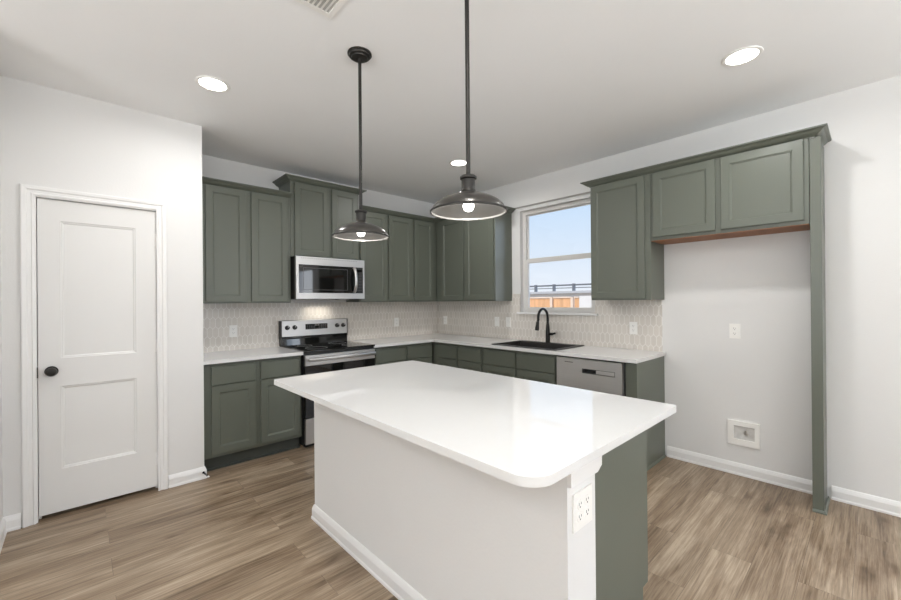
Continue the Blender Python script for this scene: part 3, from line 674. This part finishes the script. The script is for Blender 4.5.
# ------------------------------------------------------------------ ceiling fittings
# pendants: parts built at the origin, copied
def pendant(loc, label):
    r = root('pendant_light', (0, 0, 0), label, 'pendant light')
    q = bmesh.new(); lathe(q, [(0, 0), (.067, 0), (.067, -.006), (.060, -.011), (.058, -.017), (.046, -.021), (.044, -.027), (.030, -.031), (.012, -.033), (.010, -.045), (0, -.045)], (0, 0, H), 40); fin('canopy', q, BRONZE, r, True)
    q = bmesh.new(); cyl(q, (0, 0, H-.04), (0, 0, 1.885), .0090, n=16); fin('rod', q, BRONZE, r, True)
    q = bmesh.new(); lathe(q, [(.0, 1.895), (.012, 1.893), (.030, 1.888), (.034, 1.884), (.034, 1.876), (.028, 1.872), (.027, 1.835), (.030, 1.822), (.036, 1.815), (.032, 1.808), (0, 1.808)], (0, 0, 0), 40); fin('collar', q, BRONZE, r, True)
    outer = [(.028, 1.822), (.045, 1.815), (.075, 1.806), (.105, 1.794), (.128, 1.780), (.145, 1.762), (.1515, 1.746)]
    q = bmesh.new(); lathe(q, outer+[(.1515, 1.7445)], n=64); s = fin('shade', q, DOMEO, r, True)
    q = bmesh.new(); lathe(q, [(.0, 1.812)]+[(a-.003, b-.0035) for a, b in outer[1:]], n=64); tag(fin('shade_lining', q, DOMEI, s, True), 'pale inner face')
    q = bmesh.new(); lathe(q, [(.1515, 1.7460), (.1545, 1.7465), (.1560, 1.7440), (.1550, 1.7395), (.151, 1.7375), (.1470, 1.7395), (.1470, 1.7440), (.1515, 1.7460)], n=64); tag(fin('rim', q, RIMM, s, True), 'bright rim')
    q = bmesh.new(); lathe(q, [(.1515, 1.7475), (.1550, 1.7478), (.1585, 1.7440), (.1580, 1.7385), (.1553, 1.7372), (.1553, 1.7460), (.1515, 1.7475)], n=64); fin('rim_band', q, BRONZE, s, True)
    q = bmesh.new(); lathe(q, [(0, 1.744), (.010, 1.745), (.0185, 1.752), (.0225, 1.763), (.021, 1.774), (.0155, 1.786), (.0130, 1.796), (.0130, 1.810)], n=24); fin('bulb', q, BULB, r, True)
    q = bmesh.new(); lathe(q, [(.0150, 1.799), (.0165, 1.799), (.0165, 1.812), (.0150, 1.812)], n=24); fin('socket', q, BRONZE, r, True)
    r.location = (loc[0], loc[1], 0); return r
def copy_tree(o, parent=None):
    c = o.copy(); COL.objects.link(c)
    if parent: c.parent = parent
    for ch in list(o.children): copy_tree(ch, c)
    return c
p1 = pendant((-2.618, -2.313), 'pendant light with dark dome shade over the far end of the island')
p2 = copy_tree(p1); p2.location = (-2.606, -3.137, 0)
p2['label'] = 'pendant light with dark dome shade over the near end of the island, larger in view'
for p in (p1, p2):
    p['group'] = 'pendants over the island'
    add_light('pendant_lamp', 'POINT', (0, 0, 1.722), 1.6, (1, .95, .88), parent=p, shadow_soft_size=.03)
# recessed downlights
def downlight(x, y, label):
    r = root('recessed_downlight', (0, 0, 0), label, 'recessed light', 'recessed ceiling lights')
    q = bmesh.new(); lathe(q, [(.098, 0), (.096, -.004), (.088, -.006), (.078, -.004), (.075, 0)], n=48); fin('trim_ring', q, PLATE, r, True)
    q = bmesh.new(); lathe(q, [(0, -.0035), (.06, -.0035), (.0752, -.001)], n=48); fin('lens', q, LENS, r, True)
    r.location = (x, y, H); r['label'] = label; return r
spots = [(-3.150, -1.418, 'recessed ceiling light nearest the pantry wall'), (-.978, -3.757, 'recessed ceiling light in front of the refrigerator space'), (-.966, -1.431, 'recessed ceiling light near the inside corner, behind the closer pendant rod'), ]
d0 = None; DLS = []
for x, y, lb in spots:
    if d0 is None: d0 = downlight(x, y, lb); DLS.append(d0)
    else:
        c = copy_tree(d0); c.location = (x, y, H); c['label'] = lb; DLS.append(c)
for x, y in ((-3.15, -3.757), (-3.15, -6.1), (-5.4, -3.757), (-5.4, -6.1), (-.98, -6.1)):      # further fixtures of the same grid, behind the viewpoint
    c = copy_tree(d0); c.location = (x, y, H); c['label'] = 'recessed ceiling light out of view behind the camera'; DLS.append(c)
for c in DLS: add_light('downlight_lamp', 'AREA', (0, 0, -.009), 9, (1, .99, .98), parent=c, spread=math.radians(170), shape='DISK', size=.13)

# ceiling air register
vx1, vy1 = -2.868, -2.468
r = root('ceiling_vent', (vx1-.17, vy1-.11, H), 'white louvred air vent on the ceiling at the top edge of the photo', 'air vent')
q = cells([vx1-.355, vx1-.33, vx1-.025, vx1], [vy1-.205, vy1-.18, vy1-.025, vy1], H-.006, H-.0005, {(1, 1)}); fin('frame', bev_all(q, .0015), PLATE, r)
for i in range(14):
    x = vx1-.038-.0215*i
    q = prism(bmesh.new(), [(x, H-.001), (x+.0025, H-.001), (x-.0095, H-.0085), (x-.012, H-.0085)], vy1-.1798, vy1-.0252, 'y'); fin('louvre', q, PLATE, r)
fin('backing', B(vx1-.33, vx1-.025, vy1-.18, vy1-.025, H-.0012, H-.0004), mat('duct_shadow_grey', (.50, .495, .48), .8), r)

# ------------------------------------------------------------------ outside the window
struct('ground', B(T+.02, 70, -25, 45, -.25, -.15), SAND)
FX = 8.0
def fence(ya, yb, ztop, label, name='wooden_fence'):
    r = root(name, (FX, (ya+yb)/2, -.15), label, 'fence', 'fence sections behind the house')
    n = int((yb-ya)/.14); q = bmesh.new()
    for i in range(n):
        a = ya+(yb-ya)*i/n; box(q, FX, FX+.018, a+.003, a+(yb-ya)/n-.003, -.15, ztop+random.uniform(-.008, .008))
    fin('pickets', q, FENCE, r)
    fin('top_rail', B(FX-.03, FX+.05, ya, yb, ztop-.005, ztop+.045), POST, r)
    fin('lower_rail', B(FX+.02, FX+.06, ya, yb, .25, .34), FENCE, r)
    return r
fence(3.22, 6.2, 1.44, 'orange brown fence section at the left of the window view')
fence(2.47, 3.12, 1.44, 'middle orange brown fence section seen through the window')
fence(2.17, 2.33, 1.44, 'short shaded fence section at the right of the window view')
for y, lb in ((3.17, 'pale fence post between left and middle fence sections'), (2.40, 'pale fence post at the right of the middle fence section')):
    tag(fin('fence_post', B(FX-.05, FX+.05, y-.045, y+.045, -.15, 1.47), POST, loc=(FX, y, -.15)), lb, 'fence post')
r = root('neighbouring_building', (16, 6, -.15), 'low pale building with flat roof beyond the fence', 'building')
fin('wall', B(15, 24, -6, 22, -.15, 1.72), STUCCO, r); fin('roof', B(14.8, 24.2, -6.2, 22.2, 1.72, 1.84), ROOFM, r)
r = root('pipe_railing', (15.2, 6, 1.84), 'grey metal railing along the flat roof of the low building', 'railing')
fin('top_rail', B(15.1, 15.2, -6, 22, 2.12, 2.20), RAILM, r); fin('middle_rail', B(15.1, 15.2, -6, 22, 1.99, 2.03), RAILM, r)
for i in range(24): fin('post', B(15.08, 15.22, -5.4+1.17*i, -5.28+1.17*i, 1.84, 2.23), RAILM, r)
tag(fin('garden_wall', B(FX-.1, FX+.15, -6, 2.10, -.15, 1.50), STUCCO, loc=(FX, -2, -.15)), 'pale pinkish wall at the right edge of the window view', 'garden wall')
